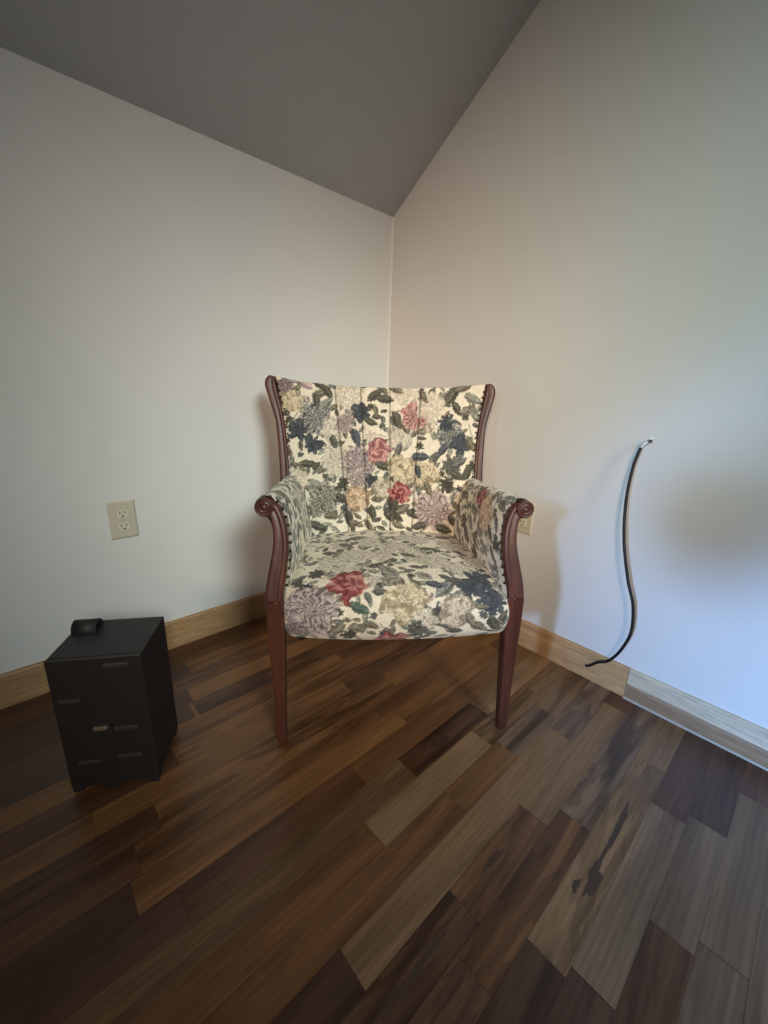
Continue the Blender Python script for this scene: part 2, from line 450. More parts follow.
# ------------------------------------------------------------------ wall outlets
def outlet(label, loc, rz):
    t = empty('wall_outlet', loc, rz); tag(t, label, 'outlet', 'duplex wall outlets')
    w, h = .035, .05715
    v = []; prof = [(0, 0), (0, -.0025), (.004, -.0055)]   # inset, depth
    for d, y in prof:
        v += [(-w+d,y,-h+d),(w-d,y,-h+d),(w-d,y,h-d),(-w+d,y,h-d)]
    f = [(0,1,2,3)] + [(4*i+j,4*i+(j+1)%4,4*i+4+(j+1)%4,4*i+4+j) for i in range(2) for j in range(4)] + [(8,9,10,11)]
    bevel(mesh_obj('cover_plate', v, f, M['ivory'], t, False), .0012, 2, 25)
    for sz in (.0195, -.0195):
        a = np.linspace(0, 2*np.pi, 40, endpoint=False)
        pts = [(.0172*math.cos(q), max(-.0135, min(.0135, .0172*math.sin(q)))) for q in a]
        vv = [(x, -.0054, z+sz) for x, z in pts] + [(x*.97, -.0072, z*.97+sz) for x, z in pts]
        n = len(pts)
        r = mesh_obj('receptacle', vv, [tuple(range(n)), tuple(range(n,2*n))] + [(i,(i+1)%n,n+(i+1)%n,n+i) for i in range(n)], M['ivory_face'], t, False)
        # a fine dark gap round the receptacle face
        gap = [(x*1.07, -.0056, z*1.07+sz) for x, z in pts]
        mesh_obj('receptacle_gap', gap, [tuple(range(n))], M['screw'], r, False)
        for sx, hh in ((-.0062, .0042), (.0062, .0034)):
            m2 = MB(); m2.box((sx-.0011, -.0075, sz+.0030-hh), (sx+.0011, -.0071, sz+.0030+hh))
            m2.build('slot', M['slot'], r, False)
        m2 = MB(); lathe(m2, [(.0002,-.0076),(.0025,-.0076),(.0025,-.0071)], (0,0,sz-.0075), 'y', 16)
        m2.build('ground_hole', M['slot'], r)
    m2 = MB(); lathe(m2, [(.0002,-.0066),(.002,-.0066),(.003,-.0054)], (0,0,0), 'y', 16)
    m2.build('screw', M['screw'], t)
    return t
outlet('ivory duplex outlet on the bare left wall above the black case', (-1.040, 0, .468), 0)
outlet('ivory duplex outlet on the right wall, half hidden behind the chair arm', (0, -.7055, .4655), -math.pi/2)

# ------------------------------------------------------------------ loose cable on the right wall
cb = empty('coaxial_cable', (-.014, -.995, .05))
tag(cb, 'loose black cable rising from the right baseboard to a bare silver end', 'cable')
ox, oy, oz = cb.location
path = [(-.006,-.983,.044),(-.016,-.995,.047),(-.026,-1.023,.081),(-.030,-1.050,.103),(-.036,-1.076,.154),(-.046,-1.094,.230),(-.055,-1.086,.314),
        (-.058,-1.062,.382),(-.052,-1.031,.488),(-.040,-1.013,.595),(-.028,-1.010,.684),(-.0205,-1.0165,.736)]
pp = smooth_path(path, 120) - np.array([ox, oy, oz])
mb = MB(); tube_mb(mb, pp, .0040, 14); mb.build('cable_jacket', M['black_rubber'], cb)
pp2 = smooth_path([(-.0205,-1.0165,.736),(-.018,-1.022,.746),(-.015,-1.029,.752)], 16) - np.array([ox, oy, oz])
mb = MB(); tube_mb(mb, pp2, .0043, 12); mb.build('bare_end', M['silver'], cb)
pp3 = smooth_path([(-.015,-1.0285,.752),(-.0135,-1.033,.7545),(-.012,-1.037,.7545)], 10) - np.array([ox, oy, oz])
mb = MB(); tube_mb(mb, pp3, .0040, 12); o = mb.build('core_tip', M['core'], cb)
pp4 = smooth_path([(-.011,-1.031,.7585),(-.0108,-1.034,.760),(-.0105,-1.037,.7585)], 8) - np.array([ox, oy, oz])
mb = MB(); tube_mb(mb, pp4, .0034, 10); o = mb.build('foil_flap', M['white_dielectric'], cb)

# ------------------------------------------------------------------ floral print (painted per vertex in cloth space)
def vnoise(x, y, seed=0):
    xi = np.floor(x).astype(np.int64); yi = np.floor(y).astype(np.int64)
    fx = x-xi; fy = y-yi
    fx = fx*fx*(3-2*fx); fy = fy*fy*(3-2*fy)
    def h(a, b):
        n = (a*374761393 + b*668265263 + seed*1442695041) & 0x7fffffff
        n = ((n ^ (n >> 13))*1274126177) & 0x7fffffff
        return ((n ^ (n >> 16)) & 0xffff)/65535.0
    return (h(xi,yi)*(1-fx)+h(xi+1,yi)*fx)*(1-fy)+(h(xi,yi+1)*(1-fx)+h(xi+1,yi+1)*fx)*fy

CREAM = np.array(lin(236,223,198))
PC = dict(red=lin(158,70,74), pink=lin(178,112,112), mauve=lin(166,142,140), lilac=lin(158,138,140), purple=lin(120,98,108),
          yellow=lin(200,180,142), beige=lin(190,174,148), peach=lin(204,166,128), grey=lin(136,132,118), blue=lin(112,116,114),
          navy=lin(74,78,83), slate=lin(96,96,89), olive=lin(108,101,83), dark=lin(82,79,67), green=lin(78,94,82), sage=lin(122,122,108))
PC = {k: np.array(v) for k, v in PC.items()}

def S(x, a, b): return np.clip((x-a)/(b-a), 0, 1)
def motif(kind, x, y, r, col, sd):
    """colour, alpha of a motif at local cloth coordinates x, y."""
    k = .07 if kind in ('leaf', 'stem') else .17
    wx = vnoise(x/r*2.2+sd*1.7, y/r*2.2+sd*.9, sd+5)-.5; wy = vnoise(x/r*2.2-sd*1.1, y/r*2.2+sd*2.3, sd+9)-.5
    fx = vnoise(x/r*6+sd, y/r*6-sd, sd+2)-.5; fy = vnoise(x/r*6-sd, y/r*6+sd, sd+3)-.5
    x = x+r*(2*k*wx+k*fx); y = y+r*(2*k*wy+k*fy)
    th = np.arctan2(y, x); rr = np.hypot(x, y)/r
    nz = vnoise(x/r*4+sd*7.1, y/r*4+sd*3.3, sd)-.5
    one = np.ones_like(x)[:, None]
    if kind == 'leaf':
        L, W = r, r*.46
        s = x/L
        w = W*np.maximum(0, 1-np.abs(s)**2.2)**.9*(1-.25*s)*(1+.10*np.sin(s*22+sd))
        a = S(w-np.abs(y), 0, .0012)*(np.abs(s) < 1)
        side = np.where(y > 0, 1.22, .82)
        vein = (np.abs(y) < .06*W+.0004)*1.0
        sv = S(np.sin((x-np.abs(y)*.9)/L*24), .55, .8)
        f = side*(1+.35*nz)*(1+.55*sv)*(1+.9*vein)
        return col*one*f[:, None], a
    if kind == 'star':           # a dark many pointed leaf cluster
        n = 5+sd % 4
        edge = (.55+.42*np.abs(np.cos(th*n/2+sd))**.8)*(.82+.30*vnoise(th*1.6+sd, th*0+sd, sd))
        a = S(edge-rr+.10*nz, 0, .05)
        sv = np.abs(np.sin(th*n/2+sd))
        f = .80+.55*S(np.abs(np.cos(th*n/2+sd)), .93, 1.0)+.55*nz+.3*S(np.sin(rr*19+th*3), .6, .9)
        return col*one*f[:, None], a
    if kind == 'rose':
        edge = .88+.09*np.sin(5*th+sd)+.05*np.sin(9*th+2*sd)
        a = S(edge-rr, 0, .04)
        sw = th*1.0+6.5*np.sqrt(rr+.02)+nz*2.6+.5*np.sin(3*th+5*rr)
        b = .5+.5*np.sin(sw*1.9)
        line = S(np.abs(np.sin(sw*.95+.6)), .0, .25)
        f = (.62+.75*b)*(.62+.38*line)
        light = np.array([1.18, 1.0, .96])
        c = col*f[:, None]
        c = c*(1-.35*(b[:, None]**3)) + .35*(b[:, None]**3)*CREAM*light*.78
        return c, a
    if kind == 'dahlia':
        n = 15+sd % 4
        k = np.floor(rr*4.2)
        ph = th*n/2+k*1.57+nz*2.2
        pet = np.abs(np.cos(ph))
        edge = .80+.18*pet
        a = S(edge-rr+.08*nz, 0, .05)
        fr = rr*4.2-k
        f = .60+.62*pet**.8-.25*S(fr, .7, 1)*(1-pet)+.22*nz
        f = f*np.where(pet < .28, .62, 1)*(.72+.34*rr)
        c = col*f[:, None]
        hi = (S(pet, .72, .95)*.45)[:, None]
        return c*(1-hi)+hi*CREAM*.86, a
    if kind == 'hydra':
        rg = np.random.default_rng(sd); m = 26
        q = np.sqrt(rg.random(m))*.88; an = rg.random(m)*6.283
        px, py = q*np.cos(an), q*np.sin(an)
        X, Y = x/r, y/r
        d = np.full(x.shape, 9.); idx = np.zeros(x.shape, int)
        for i in range(m):
            di = np.hypot(X-px[i], Y-py[i]); mm = di < d; d = np.where(mm, di, d); idx = np.where(mm, i, idx)
        ang = np.arctan2(Y-py[idx], X-px[idx])
        pet = .17+.07*np.cos(4*ang+idx)
        inside = S(pet-d, -.05, .04)
        a = S(.96+.12*nz*2-rr, 0, .05)
        f = .62+.5*inside+.14*(rg.random(m)[idx]-.5)
        f = np.where(d < .045, .40, f)
        c = col*f[:, None]
        return c*(1-.28*inside[:, None])+.28*inside[:, None]*CREAM, a
    if kind == 'peony':          # line drawn blossom
        edge = .9+.09*np.sin(6*th+sd)
        a = S(edge-rr, 0, .05)*.96
        w = rr*9+2.2*np.sin(3*th+sd)+nz*5
        ln = S(np.abs(np.sin(w)), .05, .5)
        rad = S(np.abs(np.sin(th*11+nz*4+rr*3)), .0, .4)
        f = (.42+.58*ln)*(.75+.25*rad)
        k = ((1-f)*1.25).clip(0, 1)[:, None]
        c = (CREAM*.80+col*.12)*(1-k)+col*.62*k
        return c, a
    if kind == 'tulip':
        s = x/r; w = r*.62*np.sqrt(np.maximum(0, 1-s*s))*(1+.18*s)
        a = S(w-np.abs(y), 0, .0015)*(np.abs(s) < 1)
        st = np.sin(y/(w+1e-4)*5.2+sd+s*1.4)
        f = .78+.30*st+.35*nz+.30*S(np.sin(s*9+y/(w+1e-4)*4), .3, .8)
        f = np.where((np.abs(y) > w*.84) | (np.abs(y-.3*w*np.sin(s*2.4)) < .09*w), .50, f)
        return (col*.8+CREAM*.2)*one*f[:, None], a
    if kind == 'stem':
        yy = y-.12*r*np.sin(x/r*2.5)
        a = S(.0016-np.abs(yy), 0, .0008)*(np.abs(x) < r)
        return col*one, a

def paint(U, V, motifs, seed, dens=1.0):
    """Print colours for cloth coordinates U, V (metres)."""
    C = np.tile(CREAM, (len(U), 1))*(1+.06*(vnoise(U*45, V*45, seed)-.5))[:, None]
    cov = np.zeros(len(U))
    rg = random.Random(seed)
    u0, u1, v0, v1 = U.min(), U.max(), V.min(), V.max()
    back = []
    n = int((u1-u0)*(v1-v0)*760*dens)
    big = [(m[1], m[2], m[3]) for m in motifs]
    for _ in range(n*4):
        if len(back) > n: break
        u, v = rg.uniform(u0, u1), rg.uniform(v0, v1)
        d = min([math.hypot(u-a, v-b)-c*.75 for a, b, c in big] or [1])
        if d < .002: continue
        if min([math.hypot(u-b[1], v-b[2]) for b in back] or [1]) < .017: continue
        k = rg.random()
        if k < .66: back.append(('leaf', u, v, rg.uniform(.012,.021), rg.uniform(0,6.28), rg.choice(['olive','dark','slate','sage','grey','dark'])))
        elif k < .80: back.append(('star', u, v, rg.uniform(.011,.017), rg.uniform(0,6.28), rg.choice(['slate','dark','navy'])))
        elif k < .92: back.append(('tulip', u, v, rg.uniform(.012,.018), rg.uniform(0,6.28), rg.choice(['grey','sage','beige','mauve'])))
        else: back.append(('stem', u, v, rg.uniform(.015,.03), rg.uniform(0,6.28), 'olive'))
    # leaves that peep out from behind the blossoms
    ring = []
    for m in motifs:
        if m[0] in ('rose','dahlia','hydra','peony') and m[3] > .016:
            for q in range(rg.randint(3, 5)):
                an = rg.uniform(0, 6.28); d = m[3]*rg.uniform(.92, 1.12)
                ring.append(('leaf', m[1]+d*math.cos(an), m[2]+d*math.sin(an), rg.uniform(.013,.021), an+rg.uniform(-.5,.5),
                             rg.choice(['olive','dark','slate','sage','olive'])))
    for i, (kind, u, v, r, rot, col) in enumerate(back+ring+list(motifs)):
        dx, dy = U-u, V-v
        near = np.where(dx*dx+dy*dy < (r*1.25)**2)[0]
        if len(near) == 0: continue
        c, s = math.cos(rot), math.sin(rot)
        x, y = dx[near]*c+dy[near]*s, -dx[near]*s+dy[near]*c
        cc, a = motif(kind, x, y, r, PC[col] if isinstance(col, str) else np.array(col), i*13+seed)
        a = np.clip(a, 0, 1)[:, None]
        C[near] = C[near]*(1-a)+np.clip(cc, 0.004, .95)*a
        cov[near] = np.maximum(cov[near]*(1-a[:, 0]), a[:, 0])
    # engraved look of the printed parts
    h1 = vnoise(U*420+3*vnoise(U*60, V*60, 7), V*420, seed+50)-.5; h2 = vnoise(U*190, V*190, seed+51)-.5
    C = C*(1+cov*(.55*h1+.40*h2)+.05*h2)[:, None]
    g = C.mean(1, keepdims=True)
    C = g+(C-g)*.88
    return np.clip(C, .004, .95)

def cloth(name, P, UV, parent, motifs, seed, dens=1.0, dark=None):
    """Grid surface P (n,m,3) with cloth coordinates UV (n,m,2), printed with the floral pattern."""
    mb = MB(); mb.grid(P)
    o = mb.build(name, M['fabric'], parent)
    me = o.data
    C = paint(UV[..., 0].ravel(), UV[..., 1].ravel(), motifs, seed, dens)
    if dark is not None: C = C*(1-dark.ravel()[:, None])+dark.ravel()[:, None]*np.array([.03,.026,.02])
    at = me.attributes.new('print', 'FLOAT_COLOR', 'POINT')
    at.data.foreach_set('color', np.c_[C, np.ones(len(C))].astype('f').ravel())
    uv = me.attributes.new('cloth_uv', 'FLOAT2', 'POINT')
    uv.data.foreach_set('vector', UV.reshape(-1, 2).astype('f').ravel())
    return o

MOTIFS = {'seat': [], 'back': [], 'arm_l': [], 'arm_r': []}
#MOTIFS_BEGIN
MOTIFS['seat'] = [
    ('peony', -0.1261, 0.2336, 0.0398, 1.27, 'olive'), ('peony', 0.0579, 0.301, 0.0426, 1.48, 'olive'), ('peony', 0.1919, 0.3706, 0.0415, 0.89, 'olive'),
    ('peony', -0.0307, 0.301, 0.038, -0.94, 'olive'), ('peony', 0.0579, 0.4357, 0.0355, 1.39, 'olive'), ('peony', -0.1442, 0.3773, 0.0381, 1.7, 'olive'),
    ('peony', 0.2237, 0.2718, 0.0368, -1.49, 'olive'), ('leaf', -0.0829, 0.438, 0.0316, -0.1, 'olive'), ('leaf', 0.1124, 0.3459, 0.0276, 0.11, 'dark'),
    ('leaf', -0.0011, 0.3661, 0.0279, -0.44, 'dark'), ('leaf', 0.1987, 0.4627, 0.0364, 0.29, 'olive'), ('leaf', -0.1738, 0.3257, 0.0238, -0.16, 'dark'),
    ('peony', 0.0193, 0.3526, 0.053, -2.16, 'olive'), ('peony', -0.0965, 0.3055, 0.0486, -1.47, 'olive'), ('peony', -0.1647, 0.2673, 0.041, -2.02, 'olive'),
    ('peony', 0.1147, 0.2695, 0.0462, 0.67, 'olive'), ('peony', -0.0602, 0.3998, 0.0411, 1.32, 'olive'), ('peony', 0.1011, 0.4223, 0.0424, 0.74, 'olive'),
    ('peony', 0.1669, 0.2336, 0.0373, -2.18, 'olive'), ('leaf', -0.0511, 0.2426, 0.0263, -2.86, 'dark'), ('star', -0.201, 0.2156, 0.0237, -1.74, 'dark'),
    ('star', -0.2373, 0.1819, 0.0232, -1.71, 'dark'), ('leaf', 0.0466, 0.301, 0.0246, -0.37, 'dark'), ('leaf', 0.201, 0.3302, 0.0213, -0.76, 'dark'),
    ('leaf', -0.1306, 0.3751, 0.0261, -0.52, 'dark'), ('tulip', -0.0193, 0.2179, 0.0343, -0.85, 'sage'), ('tulip', -0.0148, 0.1774, 0.0271, 0.47, 'grey'),
    ('tulip', 0.067, 0.1976, 0.0229, -0.6, 'grey'), ('peony', -0.0579, 0.1797, 0.021, -2.19, 'grey'), ('leaf', -0.042, 0.1415, 0.0225, -0.02, 'slate'),
    ('leaf', -0.0352, 0.1056, 0.0203, 1.02, 'olive'), ('leaf', -0.092, 0.1033, 0.0302, -0.46, 'green'), ('star', 0.2033, 0.1819, 0.0526, -2.23, 'navy'),
    ('star', 0.1647, 0.1527, 0.0333, 2.7, 'navy'), ('tulip', 0.1033, 0.1482, 0.0281, 0.72, 'blue'), ('tulip', 0.1306, 0.128, 0.0225, 0.54, 'blue'),
    ('leaf', 0.0874, 0.164, 0.0251, -0.38, 'navy'), ('star', 0.2124, 0.1145, 0.0395, -1.97, 'navy'), ('leaf', 0.092, 0.0966, 0.0214, -1.24, 'navy'),
    ('star', 0.1351, 0.1797, 0.0217, 0.93, 'slate'), ('tulip', 0.2351, 0.164, 0.0184, -0.88, 'sage'), ('leaf', 0.2396, 0.1348, 0.0207, -1.46, 'sage'),
    ('hydra', 0.0148, 0.1145, 0.0575, -1.36, 'yellow'), ('hydra', 0.1283, 0.0921, 0.044, -1.98, 'beige'), ('peony', 0.0534, 0.0674, 0.0341, -0.42, 'slate'),
    ('star', 0.042, 0.0449, 0.0288, 0.05, 'slate'), ('dahlia', -0.201, 0.0966, 0.0725, 2.49, 'lilac'), ('rose', -0.117, 0.1684, 0.0567, -1.8, 'red'),
    ('rose', -0.0102, 0.0, 0.0455, 1.68, 'red'), ('tulip', -0.0965, 0.0517, 0.0258, 0.01, 'olive'), ('tulip', -0.1465, 0.0427, 0.0268, 0.9, 'olive'),
    ('leaf', -0.0647, 0.0606, 0.023, -0.42, 'olive'), ('star', -0.1147, 0.027, 0.023, -2.67, 'dark'), ('leaf', 0.1874, 0.1011, 0.0192, -0.03, 'olive'),
    ('leaf', 0.1828, 0.0449, 0.0295, -0.71, 'olive'), ('leaf', 0.2192, 0.0494, 0.032, -1.1, 'dark'), ('leaf', 0.1283, 0.0359, 0.0211, -0.1, 'dark'),
    ('leaf', 0.1601, 0.0674, 0.0237, -1.08, 'olive'), ('dahlia', -0.2396, 0.0427, 0.0288, 2.69, 'purple'), ('leaf', 0.2396, 0.0741, 0.0214, 1.15, 'dark'),
]
MOTIFS['back'] = [
    ('dahlia', -0.3045, 0.4714, 0.0334, 1.73, 'purple'), ('leaf', -0.2389, 0.4778, 0.0263, -0.5, 'mauve'), ('leaf', -0.1972, 0.4794, 0.0276, -0.73, 'dark'),
    ('hydra', -0.2811, 0.4244, 0.0382, -1.39, 'yellow'), ('leaf', -0.1979, 0.4525, 0.0299, 0.38, 'olive'), ('leaf', -0.1727, 0.4578, 0.0289, -1.04, 'dark'),
    ('dahlia', -0.2143, 0.3794, 0.058, 1.51, 'blue'), ('star', -0.2648, 0.3363, 0.0402, -0.83, 'navy'), ('leaf', -0.179, 0.4246, 0.0278, 0.71, 'sage'),
    ('leaf', -0.2089, 0.4307, 0.0246, -1.41, 'dark'), ('star', -0.2219, 0.2966, 0.035, 2.34, 'navy'), ('peony', -0.1597, 0.3411, 0.0428, 1.4, 'sage'),
    ('leaf', -0.1579, 0.3054, 0.023, -1.41, 'dark'), ('leaf', -0.2968, 0.2718, 0.0241, -0.98, 'olive'), ('leaf', -0.2927, 0.2368, 0.0266, 1.04, 'sage'),
    ('leaf', -0.2362, 0.2364, 0.0296, 0.02, 'dark'), ('leaf', -0.2653, 0.2252, 0.0247, -0.51, 'olive'), ('leaf', -0.1888, 0.2259, 0.0278, 0.7, 'olive'),
    ('peony', -0.1523, 0.2451, 0.0525, -2.48, 'grey'), ('dahlia', -0.1841, 0.1274, 0.0572, -0.96, 'sage'), ('leaf', -0.1272, 0.1267, 0.0319, -0.46, 'dark'),
    ('leaf', -0.2187, 0.1729, 0.0297, 0.0, 'grey'), ('star', -0.1316, 0.1712, 0.025, -0.84, 'dark'), ('leaf', -0.1107, 0.0622, 0.033, -1.4, 'dark'),
    ('leaf', -0.2087, 0.0426, 0.03, -0.36, 'dark'), ('leaf', -0.1657, 0.0736, 0.0279, -0.03, 'olive'), ('tulip', -0.2196, 0.0921, 0.0252, -1.06, 'sage'),
    ('peony', -0.1048, 0.4551, 0.0564, -0.45, 'beige'), ('star', -0.0704, 0.3967, 0.0409, -1.49, 'navy'), ('leaf', -0.027, 0.454, 0.0309, 0.71, 'dark'),
    ('leaf', 0.0069, 0.4431, 0.0313, -0.14, 'dark'), ('leaf', -0.001, 0.474, 0.0276, -0.76, 'olive'), ('leaf', -0.039, 0.3698, 0.0255, -0.31, 'dark'),
    ('dahlia', -0.1223, 0.3667, 0.0329, 2.93, 'mauve'), ('leaf', -0.0862, 0.3193, 0.0324, -1.31, 'navy'), ('dahlia', -0.083, 0.2417, 0.0552, 0.06, 'lilac'),
    ('dahlia', -0.0812, 0.1906, 0.0351, -1.19, 'mauve'), ('hydra', -0.0809, 0.1264, 0.0426, -2.7, 'peach'), ('peony', -0.0362, 0.3211, 0.0253, -2.28, 'beige'),
    ('rose', -0.0119, 0.2812, 0.0454, 2.9, 'pink'), ('leaf', 0.0009, 0.2304, 0.029, -0.43, 'dark'), ('star', -0.0337, 0.1794, 0.0276, -0.75, 'navy'),
    ('hydra', -0.0009, 0.1639, 0.0352, 1.23, 'beige'), ('leaf', -0.0187, 0.1262, 0.0239, 0.01, 'olive'), ('leaf', -0.0357, 0.0797, 0.0284, -1.4, 'dark'),
    ('peony', 0.0511, 0.3263, 0.0458, -3.05, 'slate'), ('leaf', 0.0448, 0.3772, 0.0323, -1.22, 'dark'), ('leaf', 0.0724, 0.3534, 0.0256, -1.03, 'olive'),
    ('peony', 0.0793, 0.4648, 0.0493, 0.45, 'beige'), ('leaf', 0.0415, 0.4747, 0.0283, -0.4, 'olive'), ('leaf', 0.0487, 0.2863, 0.0262, 1.22, 'slate'),
    ('hydra', 0.0647, 0.2266, 0.0531, 0.5, 'yellow'), ('rose', 0.0512, 0.1465, 0.0404, 1.52, 'red'), ('star', 0.0411, 0.0887, 0.0379, -1.59, 'dark'),
    ('leaf', 0.0165, 0.0776, 0.0312, -1.06, 'dark'), ('leaf', 0.0658, 0.0978, 0.0267, 0.52, 'olive'), ('leaf', 0.0478, 0.0422, 0.0237, -0.32, 'olive'),
    ('dahlia', 0.1046, 0.3901, 0.049, 2.4, 'pink'), ('peony', 0.1547, 0.4171, 0.0519, 2.99, 'beige'), ('tulip', 0.1477, 0.3562, 0.0233, -1.04, 'beige'),
    ('leaf', 0.1304, 0.4537, 0.025, -1.06, 'olive'), ('leaf', 0.2229, 0.467, 0.0404, 0.96, 'dark'), ('leaf', 0.2598, 0.4887, 0.0316, 0.37, 'olive'),
    ('leaf', 0.2893, 0.453, 0.0344, -0.3, 'sage'), ('leaf', 0.2361, 0.4205, 0.0279, -1.02, 'dark'), ('tulip', 0.2738, 0.417, 0.0269, 0.36, 'olive'),
    ('leaf', 0.308, 0.3927, 0.0291, -0.42, 'sage'), ('dahlia', 0.2166, 0.3375, 0.0491, 2.06, 'blue'), ('star', 0.2501, 0.3101, 0.0389, -2.08, 'navy'),
    ('star', 0.2038, 0.3729, 0.0337, -0.04, 'navy'), ('star', 0.2179, 0.2402, 0.0385, 1.79, 'slate'), ('leaf', 0.1196, 0.2635, 0.0321, 0.07, 'navy'),
    ('leaf', 0.1672, 0.2674, 0.0289, 0.72, 'slate'), ('hydra', 0.1395, 0.2082, 0.0458, 0.08, 'yellow'), ('leaf', 0.1122, 0.2164, 0.0233, -1.41, 'navy'),
    ('leaf', 0.1921, 0.291, 0.0264, 0.88, 'navy'), ('dahlia', 0.1641, 0.0988, 0.0689, 0.95, 'mauve'), ('leaf', 0.2398, 0.2071, 0.0315, -0.5, 'dark'),
    ('star', 0.2046, 0.1786, 0.0307, -2.96, 'dark'), ('leaf', 0.1454, 0.1613, 0.0281, -1.04, 'olive'), ('leaf', 0.2726, 0.22, 0.0312, 1.21, 'dark'),
    ('star', 0.2964, 0.235, 0.0288, -0.21, 'dark'), ('leaf', 0.2489, 0.2531, 0.0269, 0.52, 'slate'), ('leaf', 0.2813, 0.3099, 0.0287, -1.19, 'olive'),
    ('leaf', 0.1182, 0.0424, 0.0287, 0.24, 'dark'), ('leaf', 0.1966, 0.0339, 0.0315, -0.33, 'dark'), ('leaf', 0.2245, 0.059, 0.0266, -1.03, 'dark'),
    ('leaf', 0.093, 0.0779, 0.0253, -0.54, 'dark'), ('leaf', -0.0851, 0.0466, 0.0237, -0.35, 'olive'), ('peony', -0.2672, 0.1889, 0.0349, 0.2, 'beige'),
    ('leaf', -0.0477, 0.0399, 0.0243, -1.02, 'olive'),
]
MOTIFS['arm_l'] = [
    ('peony', 0.2138, 0.2126, 0.0376, 0.3, 'sage'), ('peony', 0.2491, 0.1408, 0.0388, -0.18, 'sage'), ('peony', 0.0704, 0.1325, 0.0294, -0.21, 'sage'),
    ('star', 0.0151, 0.2043, 0.0204, -2.57, 'sage'), ('star', 0.3723, 0.1573, 0.0276, 2.25, 'slate'), ('star', 0.1384, 0.1408, 0.0229, -0.29, 'slate'),
    ('star', 0.3572, 0.0552, 0.0249, -0.35, 'slate'), ('star', 0.0855, 0.0883, 0.018, -3.09, 'slate'), ('leaf', 0.1887, 0.2015, 0.0432, -0.65, 'sage'),
    ('leaf', 0.0503, 0.2043, 0.0238, -1.84, 'dark'), ('peony', 0.2616, 0.2346, 0.0299, 3.02, 'grey'), ('leaf', 0.3447, 0.138, 0.035, -1.52, 'dark'),
    ('leaf', 0.078, 0.1491, 0.0341, -0.93, 'sage'), ('leaf', 0.234, 0.1104, 0.0307, -1.61, 'dark'), ('leaf', 0.0855, 0.2457, 0.0316, -0.43, 'olive'),
    ('leaf', 0.0704, 0.265, 0.0286, -0.36, 'olive'), ('leaf', 0.1358, 0.0994, 0.0333, -0.67, 'sage'), ('leaf', 0.4, 0.185, 0.0442, -0.78, 'olive'),
    ('tulip', 0.2189, 0.1435, 0.0241, -1.18, 'sage'), ('leaf', 0.0252, 0.1297, 0.025, -0.79, 'dark'), ('leaf', 0.3723, 0.0828, 0.0294, -1.75, 'sage'),
    ('star', 0.0453, 0.2291, 0.0171, -0.34, 'sage'), ('leaf', 0.3044, 0.2457, 0.038, -0.33, 'sage'), ('leaf', 0.0277, 0.1822, 0.0274, -0.75, 'sage'),
    ('leaf', 0.0302, 0.1049, 0.0227, -0.75, 'olive'),
]
MOTIFS['arm_r'] = [
    ('peony', 0.2239, 0.1325, 0.0397, -0.12, 'sage'), ('peony', 0.0704, 0.138, 0.0332, 2.8, 'grey'), ('star', 0.2818, 0.1463, 0.0268, 2.82, 'dark'),
    ('star', 0.0352, 0.1435, 0.0222, -0.6, 'dark'), ('star', 0.1887, 0.069, 0.0229, 1.76, 'dark'), ('hydra', 0.2138, 0.207, 0.0301, -2.93, 'beige'),
    ('rose', 0.1811, 0.2374, 0.0339, 0.21, 'red'), ('hydra', 0.1208, 0.2015, 0.0538, 2.81, 'peach'), ('leaf', 0.1031, 0.2595, 0.0219, 1.64, 'slate'),
    ('leaf', 0.2264, 0.1491, 0.0267, -2.32, 'olive'), ('leaf', 0.2541, 0.1049, 0.0336, -2.29, 'dark'), ('leaf', 0.0755, 0.1601, 0.0265, -2.19, 'dark'),
    ('leaf', 0.3145, 0.2153, 0.0364, 3.06, 'olive'), ('leaf', 0.3472, 0.1546, 0.0399, -2.47, 'olive'), ('leaf', 0.1836, 0.1049, 0.0268, -2.37, 'olive'),
    ('leaf', 0.0453, 0.1988, 0.0222, -2.34, 'slate'), ('leaf', 0.1132, 0.1077, 0.0255, -2.49, 'sage'), ('leaf', 0.0604, 0.1159, 0.0214, -2.2, 'dark'),
    ('leaf', 0.3119, 0.0856, 0.0274, -2.26, 'sage'), ('leaf', 0.2063, 0.1905, 0.0306, -2.87, 'olive'), ('tulip', 0.1585, 0.1463, 0.0197, -2.23, 'sage'),
    ('leaf', 0.0226, 0.2622, 0.0319, 3.0, 'sage'), ('leaf', 0.2969, 0.2484, 0.0328, 3.02, 'sage'), ('leaf', 0.0428, 0.0883, 0.0165, -2.07, 'dark'),
    ('leaf', 0.0403, 0.2402, 0.0269, -2.8, 'olive'),
]
#MOTIFS_END

# ------------------------------------------------------------------ armchair (local x = viewer's right, y = back, z = up)
CH = empty('armchair', (-.6332+.002*.8-.004, -.7545-.0016-.006, 0), R(-37.13))
tag(CH, 'wood-framed armchair in cream floral fabric with channelled winged back standing in the corner', 'armchair')

# seat: profile from the front lower edge over the crown to the back
prof = smooth_path([(.006,.280),(-.010,.303),(-.018,.340),(-.012,.378),(.012,.404),(.06,.420),(.15,.432),(.27,.436),(.37,.430),(.425,.418)], 250)
tan = np.gradient(prof, axis=0); tan /= np.linalg.norm(tan, axis=1)[:, None]
nor = np.stack([-tan[:, 1], tan[:, 0]], 1)
cs = [(x, .012*(x/.9)**2) for x in np.linspace(0, .86, 14)]
for a in np.linspace(0, math.pi/2, 10)[1:]:
    cs.append((.86+.14*math.sin(a), .012*(.86/.9)**2+.036*(1-math.cos(a))))
cs.append((1.0, .062))
cs = np.array(cs); cs = np.vstack([cs[::-1]*[-1, 1], cs[1:]])
cx = resample(cs*[.27, 1], 270); cx[:, 0] /= .27
s_len = np.r_[0, np.cumsum(np.linalg.norm(np.diff(prof, axis=0), axis=1))]
